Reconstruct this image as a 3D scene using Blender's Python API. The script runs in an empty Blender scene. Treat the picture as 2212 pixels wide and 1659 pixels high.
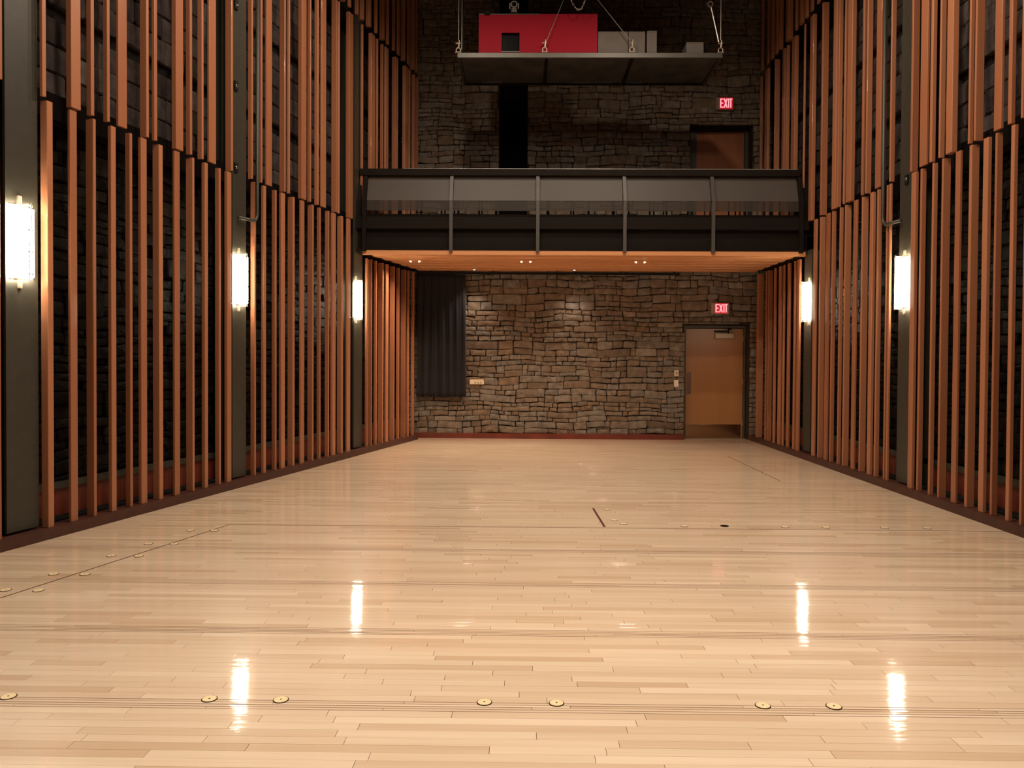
import bpy, bmesh, math, random
from mathutils import Matrix, Vector

rnd = random.Random(7)
SC = bpy.context.scene
COL = SC.collection

# ------------------------------------------------------------------ camera
CAM_H = 1.52
YAW, PITCH, ROLL = 0.0135, 0.0165, 0.0058
FPX, CYPX = 1646.0, 802.7
cam_d = bpy.data.cameras.new('camera')
cam_d.sensor_fit = 'HORIZONTAL'
cam_d.sensor_width = 36.0
cam_d.lens = 36.0 * FPX / 2212.0
cam_d.shift_y = -(829.5 - CYPX) / 2212.0
cam_d.clip_end = 200
cam = bpy.data.objects.new('camera', cam_d)
COL.objects.link(cam)
fw = Vector((-math.sin(YAW) * math.cos(PITCH), math.cos(YAW) * math.cos(PITCH), -math.sin(PITCH)))
rt = Vector((math.cos(YAW), math.sin(YAW), 0))
up = rt.cross(fw)
r2 = rt * math.cos(ROLL) + up * math.sin(ROLL)
u2 = up * math.cos(ROLL) - rt * math.sin(ROLL)
cam.matrix_world = Matrix(((r2.x, u2.x, -fw.x, 0), (r2.y, u2.y, -fw.y, 0), (r2.z, u2.z, -fw.z, CAM_H), (0, 0, 0, 1)))
SC.camera = cam

# ------------------------------------------------------------------ world, exposure
SC.view_settings.view_transform = 'Standard'
SC.view_settings.look = 'None'
SC.view_settings.gamma = 1.0
SC.view_settings.use_curve_mapping = False
SC.view_settings.exposure = 0.0
SC.cycles.use_denoising = True
world = bpy.data.worlds.new('world')
SC.world = world
world.use_nodes = True
world.node_tree.nodes['Background'].inputs[0].default_value = (0.02, 0.015, 0.012, 1)
world.node_tree.nodes['Background'].inputs[1].default_value = 0.3


def spot(name, loc, target, power, angle, blend, color, radius=0.08):
    l = bpy.data.lights.new(name, 'SPOT')
    l.energy = power
    l.spot_size = math.radians(angle)
    l.spot_blend = blend
    l.color = color
    l.shadow_soft_size = radius
    o = bpy.data.objects.new(name, l)
    COL.objects.link(o)
    o.location = loc
    d = Vector(target) - Vector(loc)
    o.rotation_euler = d.to_track_quat('-Z', 'Y').to_euler()
    return o


WARM = (1.0, 0.83, 0.66)
# house downlights over the hall; narrow far rows are added to brighten the floor
for hy, pw, ang, bl, colr in ((1.6, 960, 84, 1.0, (1.0, 0.88, 0.75)), (3.6, 395, 172, 0.55, WARM), (6.2, 265, 172, 0.55, WARM),
                              (6.9, 420, 80, 1.0, WARM), (9.0, 260, 172, 0.55, WARM), (9.6, 330, 66, 1.0, WARM)):
    for hx in (-0.9, 1.7):
        spot('house_and_fill_spot', (hx, hy, 7.7), (hx, hy + 0.25, 0), pw, ang, bl, colr, 0.12)
# recessed lamps in the balcony soffit
for dx, pw in ((-1.82, 200), (0.05, 165), (1.97, 70)):
    for sgn in (-1, 1):
        spot('soffit_lamp', (dx + 0.085 * sgn, 12.85, 3.16), (dx + 0.7 * sgn, 12.75, 0), pw, 128, 0.9, (1.0, 0.74, 0.52), 0.03)
spot('wall_washer_lamp', (-0.90, 14.12, 3.15), (-1.0, 14.62, 0.3), 62, 84, 1.0, (1.0, 0.86, 0.72), 0.03)
spot('wall_washer_lamp', (0.95, 14.12, 3.15), (0.98, 14.62, 0.7), 55, 76, 1.0, (1.0, 0.86, 0.72), 0.03)


# ------------------------------------------------------------------ materials
def nt_mat(name):
    m = bpy.data.materials.new(name)
    m.use_nodes = True
    nt = m.node_tree
    b = nt.nodes['Principled BSDF']
    return m, nt, b


def N(nt, typ, **kw):
    n = nt.nodes.new(typ)
    for k, v in kw.items():
        setattr(n, k, v)
    return n


def plain(name, col, rough=0.5, metal=0.0, spec=0.5, noise=0.0, nscale=8.0, bump=0.0, bscale=40.0):
    m, nt, b = nt_mat(name)
    b.inputs['Roughness'].default_value = rough
    b.inputs['Metallic'].default_value = metal
    b.inputs['Specular IOR Level'].default_value = spec
    c = (*col, 1)
    b.inputs['Base Color'].default_value = c
    if noise > 0 or bump > 0:
        tc = N(nt, 'ShaderNodeTexCoord')
    if noise > 0:
        no = N(nt, 'ShaderNodeTexNoise')
        no.inputs['Scale'].default_value = nscale
        no.inputs['Detail'].default_value = 5
        nt.links.new(tc.outputs['Object'], no.inputs['Vector'])
        ra = N(nt, 'ShaderNodeValToRGB')
        lo, hi = 1 - noise, 1 + noise
        ra.color_ramp.elements[0].position = 0.3
        ra.color_ramp.elements[1].position = 0.7
        ra.color_ramp.elements[0].color = (col[0] * lo, col[1] * lo, col[2] * lo, 1)
        ra.color_ramp.elements[1].color = (col[0] * hi, col[1] * hi, col[2] * hi, 1)
        nt.links.new(no.outputs['Fac'], ra.inputs['Fac'])
        nt.links.new(ra.outputs['Color'], b.inputs['Base Color'])
    if bump > 0:
        n2 = N(nt, 'ShaderNodeTexNoise')
        n2.inputs['Scale'].default_value = bscale
        n2.inputs['Detail'].default_value = 6
        nt.links.new(tc.outputs['Object'], n2.inputs['Vector'])
        bu = N(nt, 'ShaderNodeBump')
        bu.inputs['Strength'].default_value = bump
        bu.inputs['Distance'].default_value = 0.01
        nt.links.new(n2.outputs['Fac'], bu.inputs['Height'])
        nt.links.new(bu.outputs['Normal'], b.inputs['Normal'])
    return m


def emis(name, col, strength, base=(0.8, 0.8, 0.8)):
    m, nt, b = nt_mat(name)
    b.inputs['Base Color'].default_value = (*base, 1)
    b.inputs['Emission Color'].default_value = (*col, 1)
    b.inputs['Emission Strength'].default_value = strength
    b.inputs['Roughness'].default_value = 0.4
    return m


def wood(name, c0, c1, rough, stretch, use_tone=False, rand_amt=0.25, gloss=0.5, coat=0.0, bump=0.0):
    """Straight grained timber: stretched noise along the piece, tone varied piece by piece."""
    m, nt, b = nt_mat(name)
    tc = N(nt, 'ShaderNodeTexCoord')
    oi = N(nt, 'ShaderNodeObjectInfo')
    if use_tone:
        at = N(nt, 'ShaderNodeAttribute', attribute_name='tone')
        rv = at.outputs['Fac']
        coord = N(nt, 'ShaderNodeNewGeometry').outputs['Position']
    else:
        rv = oi.outputs['Random']
        coord = tc.outputs['Object']
    mul = N(nt, 'ShaderNodeMath', operation='MULTIPLY')
    mul.inputs[1].default_value = 37.0
    nt.links.new(rv, mul.inputs[0])
    cmb = N(nt, 'ShaderNodeCombineXYZ')
    for i in range(3):
        nt.links.new(mul.outputs[0], cmb.inputs[i])
    add = N(nt, 'ShaderNodeVectorMath', operation='ADD')
    nt.links.new(coord, add.inputs[0])
    nt.links.new(cmb.outputs[0], add.inputs[1])
    mp = N(nt, 'ShaderNodeMapping')
    mp.inputs['Scale'].default_value = stretch
    nt.links.new(add.outputs[0], mp.inputs['Vector'])
    no = N(nt, 'ShaderNodeTexNoise')
    no.inputs['Scale'].default_value = 1.0
    no.inputs['Detail'].default_value = 4
    no.inputs['Roughness'].default_value = 0.6
    nt.links.new(mp.outputs[0], no.inputs['Vector'])
    # factor = grain * (1 - a) + random * a
    mx = N(nt, 'ShaderNodeMix')
    mx.data_type = 'FLOAT'
    mx.inputs[0].default_value = rand_amt
    nt.links.new(no.outputs['Fac'], mx.inputs[2])
    nt.links.new(rv, mx.inputs[3])
    ra = N(nt, 'ShaderNodeValToRGB')
    ra.color_ramp.elements[0].position = 0.25
    ra.color_ramp.elements[1].position = 0.75
    ra.color_ramp.elements[0].color = (*c0, 1)
    ra.color_ramp.elements[1].color = (*c1, 1)
    nt.links.new(mx.outputs[0], ra.inputs['Fac'])
    nt.links.new(ra.outputs['Color'], b.inputs['Base Color'])
    b.inputs['Roughness'].default_value = rough
    b.inputs['Specular IOR Level'].default_value = gloss
    if coat:
        b.inputs['Coat Weight'].default_value = coat
        b.inputs['Coat Roughness'].default_value = 0.055
    if bump:
        n3 = N(nt, 'ShaderNodeTexNoise')
        n3.inputs['Scale'].default_value = 1.0
        n3.inputs['Detail'].default_value = 2
        mp3 = N(nt, 'ShaderNodeMapping')
        mp3.inputs['Scale'].default_value = (2.5, 14.0, 1.0)
        nt.links.new(add.outputs[0], mp3.inputs['Vector'])
        nt.links.new(mp3.outputs[0], n3.inputs['Vector'])
        bu = N(nt, 'ShaderNodeBump')
        bu.inputs['Strength'].default_value = bump
        bu.inputs['Distance'].default_value = 0.002
        nt.links.new(n3.outputs['Fac'], bu.inputs['Height'])
        nt.links.new(bu.outputs['Normal'], b.inputs['Normal'])
        if coat:
            nt.links.new(bu.outputs['Normal'], b.inputs['Coat Normal'])
    return m


def stone_mat(name, cols, rough, bump=0.6, spec=0.3):
    m, nt, b = nt_mat(name)
    at = N(nt, 'ShaderNodeAttribute', attribute_name='tone')
    ge = N(nt, 'ShaderNodeNewGeometry')
    ra = N(nt, 'ShaderNodeValToRGB')
    cr = ra.color_ramp
    cr.elements[0].position = 0.0
    cr.elements[0].color = (*cols[0], 1)
    cr.elements[1].position = 1.0
    cr.elements[1].color = (*cols[-1], 1)
    for i, c in enumerate(cols[1:-1]):
        e = cr.elements.new((i + 1) / (len(cols) - 1))
        e.color = (*c, 1)
    nt.links.new(at.outputs['Fac'], ra.inputs['Fac'])
    no = N(nt, 'ShaderNodeTexNoise')
    no.inputs['Scale'].default_value = 9
    no.inputs['Detail'].default_value = 6
    nt.links.new(ge.outputs['Position'], no.inputs['Vector'])
    mr = N(nt, 'ShaderNodeMapRange')
    mr.inputs['To Min'].default_value = 0.6
    mr.inputs['To Max'].default_value = 1.4
    mr.inputs['From Min'].default_value = 0.25
    mr.inputs['From Max'].default_value = 0.75
    nt.links.new(no.outputs['Fac'], mr.inputs['Value'])
    mu = N(nt, 'ShaderNodeVectorMath', operation='SCALE')
    nt.links.new(ra.outputs['Color'], mu.inputs[0])
    nt.links.new(mr.outputs[0], mu.inputs['Scale'])
    nt.links.new(mu.outputs[0], b.inputs['Base Color'])
    n2 = N(nt, 'ShaderNodeTexNoise')
    n2.inputs['Scale'].default_value = 22
    n2.inputs['Detail'].default_value = 8
    nt.links.new(ge.outputs['Position'], n2.inputs['Vector'])
    bu = N(nt, 'ShaderNodeBump')
    bu.inputs['Strength'].default_value = bump
    bu.inputs['Distance'].default_value = 0.02
    nt.links.new(n2.outputs['Fac'], bu.inputs['Height'])
    nt.links.new(bu.outputs['Normal'], b.inputs['Normal'])
    b.inputs['Roughness'].default_value = rough
    b.inputs['Specular IOR Level'].default_value = spec
    return m


M = {}
M['slat'] = wood('fir_slat', (0.315, 0.115, 0.053), (0.42, 0.172, 0.085), 0.38, (9, 9, 0.5), rand_amt=0.45, gloss=0.4, coat=0.12)
M['soffit'] = wood('fir_soffit', (0.60, 0.25, 0.10), (0.72, 0.34, 0.15), 0.4, (0.4, 9, 9), rand_amt=0.4)
M['maple'] = wood('maple_plank', (0.58, 0.41, 0.265), (0.76, 0.60, 0.435), 0.36, (1.2, 30, 1), use_tone=True,
                  rand_amt=0.54, gloss=0.4, coat=0.8, bump=0.42)
M['door_wood'] = wood('door_veneer', (0.33, 0.145, 0.052), (0.43, 0.20, 0.075), 0.32, (5, 5, 0.35), rand_amt=0.2)
M['door_wood_dark'] = wood('upper_door_veneer', (0.34, 0.11, 0.04), (0.42, 0.15, 0.06), 0.4, (5, 5, 0.35), rand_amt=0.2)
M['redboard'] = plain('reddish_board', (0.15, 0.026, 0.012), 0.45, noise=0.25, nscale=3)
M['plinth'] = plain('dark_plinth', (0.06, 0.018, 0.010), 0.5, noise=0.2)
M['seam'] = plain('seam_dark', (0.07, 0.018, 0.008), 0.7)
M['groove'] = plain('groove_brown', (0.16, 0.075, 0.038), 0.7)
M['black'] = plain('matt_black', (0.008, 0.007, 0.007), 0.8, spec=0.2)
M['void'] = plain('void_black', (0.006, 0.004, 0.004), 0.95, spec=0.05)
M['sub'] = plain('subfloor', (0.03, 0.012, 0.006), 0.9, spec=0.1)
M['stone'] = stone_mat('fieldstone', [(0.125, 0.085, 0.055), (0.16, 0.12, 0.086), (0.165, 0.108, 0.066), (0.19, 0.15, 0.115),
                                      (0.155, 0.13, 0.105), (0.22, 0.175, 0.13)], 0.85)
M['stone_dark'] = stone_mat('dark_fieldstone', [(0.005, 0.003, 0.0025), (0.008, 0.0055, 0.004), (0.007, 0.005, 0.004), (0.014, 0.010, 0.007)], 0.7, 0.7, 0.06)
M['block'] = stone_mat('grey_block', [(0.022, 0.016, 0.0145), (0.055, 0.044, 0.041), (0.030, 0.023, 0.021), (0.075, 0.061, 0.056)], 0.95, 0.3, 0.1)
M['mortar'] = plain('mortar_dark', (0.05, 0.036, 0.026), 0.95, spec=0.1, noise=0.3, nscale=20)
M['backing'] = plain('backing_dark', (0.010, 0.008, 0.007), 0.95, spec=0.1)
M['steel'] = plain('painted_steel', (0.038, 0.034, 0.0235), 0.42, noise=0.12, nscale=14, bump=0.05, bscale=90)
M['steel_dark'] = plain('dark_steel', (0.011, 0.0075, 0.0055), 0.6, spec=0.08, noise=0.1, nscale=6)
M['post'] = plain('post_steel', (0.062, 0.053, 0.047), 0.45, metal=0.1, noise=0.08)
M['alu'] = plain('brushed_alu', (0.55, 0.53, 0.50), 0.3, metal=1.0, noise=0.08)
M['chrome'] = plain('polished_metal', (0.62, 0.58, 0.52), 0.25, metal=0.6)
M['brass'] = plain('brass', (0.72, 0.50, 0.22), 0.25, metal=1.0)
M['kick'] = plain('kick_plate_steel', (0.42, 0.29, 0.18), 0.16, metal=1.0, noise=0.06, nscale=3)
M['cream'] = plain('cream_plate', (0.80, 0.62, 0.36), 0.3)
M['plate'] = plain('ivory_plate', (0.72, 0.60, 0.44), 0.35)
M['red'] = plain('crimson_paint', (0.27, 0.004, 0.015), 0.6, spec=0.12, noise=0.06, nscale=2)
M['greybox'] = plain('grey_carton', (0.13, 0.108, 0.092), 0.75, noise=0.12, nscale=5)
M['mesh'] = plain('underside_mesh', (0.05, 0.04, 0.032), 0.7, noise=0.5, nscale=3, bump=0.2, bscale=120)
M['rim'] = plain('galvanised_rim', (0.075, 0.066, 0.052), 0.45, metal=0.2, noise=0.1)
M['wire'] = plain('wire_rope', (0.50, 0.47, 0.44), 0.4, metal=0.8)
M['rust'] = plain('worn_hardware', (0.45, 0.36, 0.28), 0.4, metal=0.6, noise=0.2, nscale=30)
M['chairblack'] = plain('chair_black', (0.012, 0.011, 0.012), 0.5)
M['frame_olive'] = plain('olive_frame', (0.075, 0.06, 0.042), 0.5, noise=0.1)
M['tube'] = emis('lit_tube', (1.0, 0.90, 0.70), 260.0)
M['diffuser'] = emis('lit_diffuser', (1.0, 0.88, 0.66), 17.0)
M['lens'] = emis('lamp_lens', (1.0, 0.82, 0.55), 3.0)
M['exit_panel'] = emis('exit_red', (1.0, 0.01, 0.03), 0.42, (0.3, 0.0, 0.0))
M['exit_letter'] = emis('exit_letter', (1.0, 0.30, 0.34), 1.5, (0.8, 0.2, 0.2))
M['exit_body'] = plain('exit_housing', (0.30, 0.21, 0.16), 0.5)
M['dark_glass'] = plain('dark_pane', (0.012, 0.012, 0.012), 0.08, spec=0.6)
M['door_grey'] = plain('closer_metal', (0.42, 0.30, 0.20), 0.4, metal=0.4)
M['violet'] = plain('push_plate', (0.24, 0.15, 0.12), 0.3, metal=0.6)

# velvet curtain
m, nt, b = nt_mat('velvet')
b.inputs['Base Color'].default_value = (0.007, 0.0048, 0.0058, 1)
b.inputs['Roughness'].default_value = 0.9
b.inputs['Sheen Weight'].default_value = 0.17
b.inputs['Sheen Roughness'].default_value = 0.35
b.inputs['Sheen Tint'].default_value = (0.75, 0.62, 0.68, 1)
M['velvet'] = m

# balustrade glass: grey diffuse film stands in for the reflected upper room
m, nt, b = nt_mat('grey_reflection_glass')
out = nt.nodes['Material Output']
tr = N(nt, 'ShaderNodeBsdfTransparent')
tr.inputs['Color'].default_value = (0.62, 0.58, 0.54, 1)
b.inputs['Base Color'].default_value = (0.10, 0.083, 0.072, 1)
b.inputs['Roughness'].default_value = 0.5
b.inputs['Specular IOR Level'].default_value = 0.5
mixs = N(nt, 'ShaderNodeMixShader')
mixs.inputs[0].default_value = 0.66
nt.links.new(tr.outputs[0], mixs.inputs[1])
nt.links.new(b.outputs[0], mixs.inputs[2])
nt.links.new(mixs.outputs[0], out.inputs['Surface'])
M['glass'] = m
m = m.copy()
m.name = 'dim_reflection_glass'
m.node_tree.nodes['Mix Shader'].inputs[0].default_value = 0.30  # thinner film paints the darker reflection of the lower panes
M['glass_thin_film'] = m


# ------------------------------------------------------------------ object helpers
def link(name, me, parent=None, mat=None):
    if mat is not None and len(me.materials) == 0:
        me.materials.append(M[mat])
    o = bpy.data.objects.new(name, me)
    COL.objects.link(o)
    if parent is not None:
        o.parent = parent
    return o


def empty(name, loc=(0, 0, 0), rz=0.0):
    o = bpy.data.objects.new(name, None)
    o.empty_display_size = 0.1
    COL.objects.link(o)
    o.location = loc
    o.rotation_euler = (0, 0, rz)
    return o


def tag(o, label=None, cat=None, group=None, kind=None):
    if label:
        o['label'] = label
    if cat:
        o['category'] = cat
    if group:
        o['group'] = group
    if kind:
        o['kind'] = kind
    return o


class MB:
    """Collects simple solids into one mesh."""

    def __init__(s):
        s.v, s.f, s.t = [], [], []

    def add(s, vs, fs, tone=0.5):
        k = len(s.v)
        s.v += [tuple(p) for p in vs]
        s.f += [tuple(i + k for i in f) for f in fs]
        s.t += [tone] * len(vs)
        return s

    def box(s, lo, hi, tone=0.5):
        x0, y0, z0 = lo
        x1, y1, z1 = hi
        return s.add([(x0, y0, z0), (x1, y0, z0), (x1, y1, z0), (x0, y1, z0), (x0, y0, z1), (x1, y0, z1), (x1, y1, z1), (x0, y1, z1)],
                     [(3, 2, 1, 0), (4, 5, 6, 7), (0, 1, 5, 4), (1, 2, 6, 5), (2, 3, 7, 6), (3, 0, 4, 7)], tone)

    def cbox(s, lo, hi, c=0.004):
        """box with chamfered edges along all directions (cheap bevel)"""
        bm = bmesh.new()
        bmesh.ops.create_cube(bm, size=1.0)
        cx = [(a + b_) / 2 for a, b_ in zip(lo, hi)]
        sz = [abs(b_ - a) for a, b_ in zip(lo, hi)]
        for v in bm.verts:
            v.co = Vector((cx[0] + v.co.x * sz[0], cx[1] + v.co.y * sz[1], cx[2] + v.co.z * sz[2]))
        bmesh.ops.bevel(bm, geom=list(bm.edges), offset=min(c, min(sz) * 0.45), segments=2, affect='EDGES', profile=0.5)
        bm.verts.index_update()
        s.add([tuple(v.co) for v in bm.verts], [tuple(v.index for v in f.verts) for f in bm.faces])
        bm.free()
        return s

    def frame(s, o, i, y0, y1):
        """rectangular plate o=(x0,x1,z0,z1) with the opening i, one connected mesh"""
        def q(r, y):
            return [(r[0], y, r[2]), (r[1], y, r[2]), (r[1], y, r[3]), (r[0], y, r[3])]
        vs = q(o, y0) + q(i, y0) + q(o, y1) + q(i, y1)
        fs = []
        for k in range(4):
            j = (k + 1) % 4
            fs += [(k, j, 4 + j, 4 + k), (8 + k, 12 + k, 12 + j, 8 + j), (k, 8 + k, 8 + j, j), (4 + k, 4 + j, 12 + j, 12 + k)]
        return s.add(vs, fs)

    def prism(s, poly, axis, a, b_, tone=0.5):
        """poly: 2D points; extruded along axis ('x','y','z') from a to b_"""
        n = len(poly)

        def P(u, v, w):
            return {'x': (w, u, v), 'y': (u, w, v), 'z': (u, v, w)}[axis]
        vs = [P(u, v, a) for u, v in poly] + [P(u, v, b_) for u, v in poly]
        fs = [tuple(range(n))[::-1], tuple(range(n, 2 * n))]
        for i in range(n):
            j = (i + 1) % n
            fs.append((i, j, n + j, n + i))
        return s.add(vs, fs, tone)

    def cyl(s, p0, p1, r0, r1=None, seg=10, caps=True):
        r1 = r0 if r1 is None else r1
        p0, p1 = Vector(p0), Vector(p1)
        d = (p1 - p0)
        q = d.to_track_quat('Z', 'Y')
        vs = []
        for p, r in ((p0, r0), (p1, r1)):
            for i in range(seg):
                a = 2 * math.pi * i / seg
                vs.append(p + q @ Vector((r * math.cos(a), r * math.sin(a), 0)))
        fs = [(i, (i + 1) % seg, seg + (i + 1) % seg, seg + i) for i in range(seg)]
        if caps:
            fs += [tuple(range(seg))[::-1], tuple(range(seg, 2 * seg))]
        return s.add(vs, fs)

    def tube(s, pts, r, seg=8):
        pts = [Vector(p) for p in pts]
        vs, fs = [], []
        n = len(pts)
        for k, p in enumerate(pts):
            if k == 0:
                d = pts[1] - p
            elif k == n - 1:
                d = p - pts[k - 1]
            else:
                d = (pts[k + 1] - p).normalized() + (p - pts[k - 1]).normalized()
            q = d.to_track_quat('Z', 'Y')
            if k and abs(d.normalized().z) < 0.0:
                pass
            for i in range(seg):
                a = 2 * math.pi * i / seg
                vs.append(p + q @ Vector((r * math.cos(a), r * math.sin(a), 0)))
        # align rings to avoid twist: choose the nearest rotation of each ring
        for k in range(1, n):
            prev = vs[(k - 1) * seg:k * seg]
            cur = vs[k * seg:(k + 1) * seg]
            best = min(range(seg), key=lambda sft: sum((prev[i] - cur[(i + sft) % seg]).length_squared for i in range(seg)))
            vs[k * seg:(k + 1) * seg] = [cur[(i + best) % seg] for i in range(seg)]
        for k in range(n - 1):
            for i in range(seg):
                j = (i + 1) % seg
                fs.append((k * seg + i, k * seg + j, (k + 1) * seg + j, (k + 1) * seg + i))
        fs += [tuple(range(seg))[::-1], tuple(range((n - 1) * seg, n * seg))]
        return s.add(vs, fs)

    def torus(s, c, nrm, R, r, seg=14, sub=6, arc=2 * math.pi, start=0.0):
        q = Vector(nrm).to_track_quat('Z', 'Y')
        closed = arc > 6.28
        n = seg if closed else seg + 1
        vs, fs = [], []
        for i in range(n):
            a = start + arc * i / seg
            for j in range(sub):
                b_ = 2 * math.pi * j / sub
                p = Vector(((R + r * math.cos(b_)) * math.cos(a), (R + r * math.cos(b_)) * math.sin(a), r * math.sin(b_)))
                vs.append(Vector(c) + q @ p)
        for i in range(seg):
            i2 = (i + 1) % n
            for j in range(sub):
                j2 = (j + 1) % sub
                fs.append((i * sub + j, i2 * sub + j, i2 * sub + j2, i * sub + j2))
        return s.add(vs, fs)

    def dome(s, c, R, h, seg=16, rings=5):
        vs, fs = [], []
        c = Vector(c)
        for k in range(rings):
            a = (math.pi / 2) * k / rings
            for i in range(seg):
                t = 2 * math.pi * i / seg
                vs.append(c + Vector((R * math.cos(a) * math.cos(t), R * math.cos(a) * math.sin(t), h * math.sin(a))))
        vs.append(c + Vector((0, 0, h)))
        for k in range(rings - 1):
            for i in range(seg):
                j = (i + 1) % seg
                fs.append((k * seg + i, k * seg + j, (k + 1) * seg + j, (k + 1) * seg + i))
        for i in range(seg):
            fs.append(((rings - 1) * seg + i, (rings - 1) * seg + (i + 1) % seg, len(vs) - 1))
        fs.append(tuple(range(seg))[::-1])
        return s.add(vs, fs)

    def mesh(s, name, mat=None, smooth=False, tone=False):
        me = bpy.data.meshes.new(name)
        me.from_pydata([tuple(p) for p in s.v], [], s.f)
        if mat:
            me.materials.append(M[mat])
        if tone:
            at = me.attributes.new('tone', 'FLOAT', 'POINT')
            at.data.foreach_set('value', s.t)
        if smooth:
            me.polygons.foreach_set('use_smooth', [True] * len(me.polygons))
        me.update()
        return me

    def obj(s, name, mat, parent=None, smooth=False, tone=False):
        return link(name, s.mesh(name, mat, smooth, tone), parent)


# ------------------------------------------------------------------ room frame
LA = math.atan(0.2444)                      # the left wall is splayed by this angle
LP0 = Vector((-3.354, 8.735, 0))
LN = Vector((math.cos(LA), -math.sin(LA), 0))
LD = Vector((math.sin(LA), math.cos(LA), 0))
RX = 4.38                                   # plane of the right-hand slats
YB = 14.57                                  # face of the stone end wall
YBAL = 11.95                                # balcony front
ZC = 10.6


def lw(t, d, z):
    return LP0 + LD * t + LN * d + Vector((0, 0, z))


# floor slab -------------------------------------------------------
floor = tag(MB().box((-7.5, -4.2, -0.30), (6.0, 15.4, -0.020)).obj('floor', 'sub'), kind='structure')


def row_bands():
    rows = []           # (y0, y1, strip)
    y = 3.256 - 0.906 - 0.906
    while y < 6.80:
        for k in range(4):
            rows.append((y + 0.0215 * k, y + 0.0215 * (k + 1), True))
        s0 = y + 0.086
        w = (y + 0.906 - s0) / 14
        for k in range(14):
            rows.append((s0 + w * k, s0 + w * (k + 1), False))
        y += 0.906
    while y < 14.95:
        rows.append((y, y + 0.0572, False))
        y += 0.0572
    y = 3.256 - 1.812
    while y > -4.1:
        rows.append((y - 0.0572, y, False))
        y -= 0.0572
    return rows


def plank_geo(mb, x0, x1, y0, y1, tone, g=0.0005, e=0.0008, dz=0.0, sl=0.0):
    zt = dz
    zb = -0.0195
    c = 0.0001
    a0, a1, b0, b1 = x0 + e, x1 - e, y0 + g, y1 - g
    mb.add([(a0, b0, zb), (a1, b0, zb), (a1, b1, zb), (a0, b1, zb), (a0, b0, zt - c), (a1, b0, zt - c), (a1, b1, zt - c), (a0, b1, zt - c),
            (a0 + c, b0 + c, zt), (a1 - c, b0 + c, zt), (a1 - c, b1 - c, zt + sl), (a0 + c, b1 - c, zt + sl)],
           [(0, 1, 5, 4), (1, 2, 6, 5), (2, 3, 7, 6), (3, 0, 4, 7), (4, 5, 9, 8), (5, 6, 10, 9), (6, 7, 11, 10), (7, 4, 8, 11), (8, 9, 10, 11)], tone)


planks = []
for (y0, y1, strip) in row_bands():
    xl = LP0.x + (y1 - LP0.y) * math.tan(LA) - 0.42
    xr = RX + 0.40
    x = xl - rnd.uniform(0, 0.6)
    while x < xr:
        L = rnd.choice((rnd.uniform(0.25, 0.7), rnd.uniform(0.5, 1.15), rnd.uniform(0.8, 1.5)))
        if strip:
            L *= 2.2
        tn = min(1, max(0, rnd.gauss(0.60, 0.17)))
        if rnd.random() < 0.10:
            tn = rnd.uniform(0.0, 0.3)
        x1 = x + L
        planks.append((max(x, xl), min(x1, xr), y0, y1, strip, tn))
        x = x1
seen = [p for p in planks if p[3] > 2.72 and p[1] > -p[3] * 0.70 - 0.05 and p[0] < p[3] * 0.67 + 0.05 and not p[4]]
seen.sort(key=lambda p: p[2])
near = set(id(p) for p in seen[:300])
rest = MB()
for p in planks:
    x0, x1, y0, y1, strip, tn = p
    if x1 - x0 < 0.02:
        continue
    g = 0.0012 if strip else 0.0005
    e = 0.0010
    dz = rnd.uniform(-0.00025, 0.0)
    sl = rnd.uniform(-0.0003, 0.0003)
    if id(p) in near:
        mb = MB()
        cxm, cym = (x0 + x1) / 2, (y0 + y1) / 2
        plank_geo(mb, x0 - cxm, x1 - cxm, y0 - cym, y1 - cym, tn, g, e, dz, sl)
        o = mb.obj('plank', 'maple', floor, tone=True)
        o.location = (cxm, cym, 0)
    else:
        plank_geo(rest, x0, x1, y0, y1, tn, g, e, dz, sl)
tag(rest.obj('plank_field', 'maple', floor, tone=True), kind='stuff')


# dark grooves of the narrow strips, five to a band
for kb in range(5):
    yb0 = 3.256 - 0.906 + 0.906 * kb
    for k in range(5):
        yy = yb0 + 0.0215 * k
        xl_ = LP0.x + (yy - LP0.y) * math.tan(LA) - 0.10
        gm = MB().box((xl_, -0.0015, -0.012), (RX + 0.12, 0.0015, 0.0004))
        go = gm.obj('groove', 'groove', floor)
        go.location = (0, yy, 0)


# seams between the movable floor panels
def strip(name, p, q, w, mat='seam', z=0.0012):
    p, q = Vector((*p, 0)), Vector((*q, 0))
    d = (q - p).normalized()
    s_ = Vector((-d.y, d.x, 0)) * w / 2
    poly = [p + s_, p - s_, q - s_, q + s_]
    mb = MB()
    mb.prism([(v.x, v.y) for v in poly], 'z', -0.01, z)
    return mb.obj(name, mat, floor)


strip('floor_seam', (-4.02, 2.10), (-2.654, 6.863), 0.010)
strip('floor_seam', (-2.654, 6.866), (4.40, 6.866), 0.006)
strip('floor_seam', (4.405, 6.866), (4.40, 6.2), 0.010)
strip('floor_seam', (3.262, 9.62), (3.262, 12.1), 0.010)
tag(strip('floor_slot', (0.731, 7.77), (0.756, 6.905), 0.022), 'dark red-brown open slot')


# ------------------------------------------------------------------ stone work
def wob(x, z, sd):
    return (0.018 * math.sin(3.1 * x + 1.7 * z + sd) + 0.013 * math.sin(7.3 * x - 5.1 * z + 2 * sd),
            0.016 * math.sin(2.3 * x + 4.1 * z + sd * 3) + 0.012 * math.sin(6.1 * x + 2.2 * z + sd))


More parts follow.
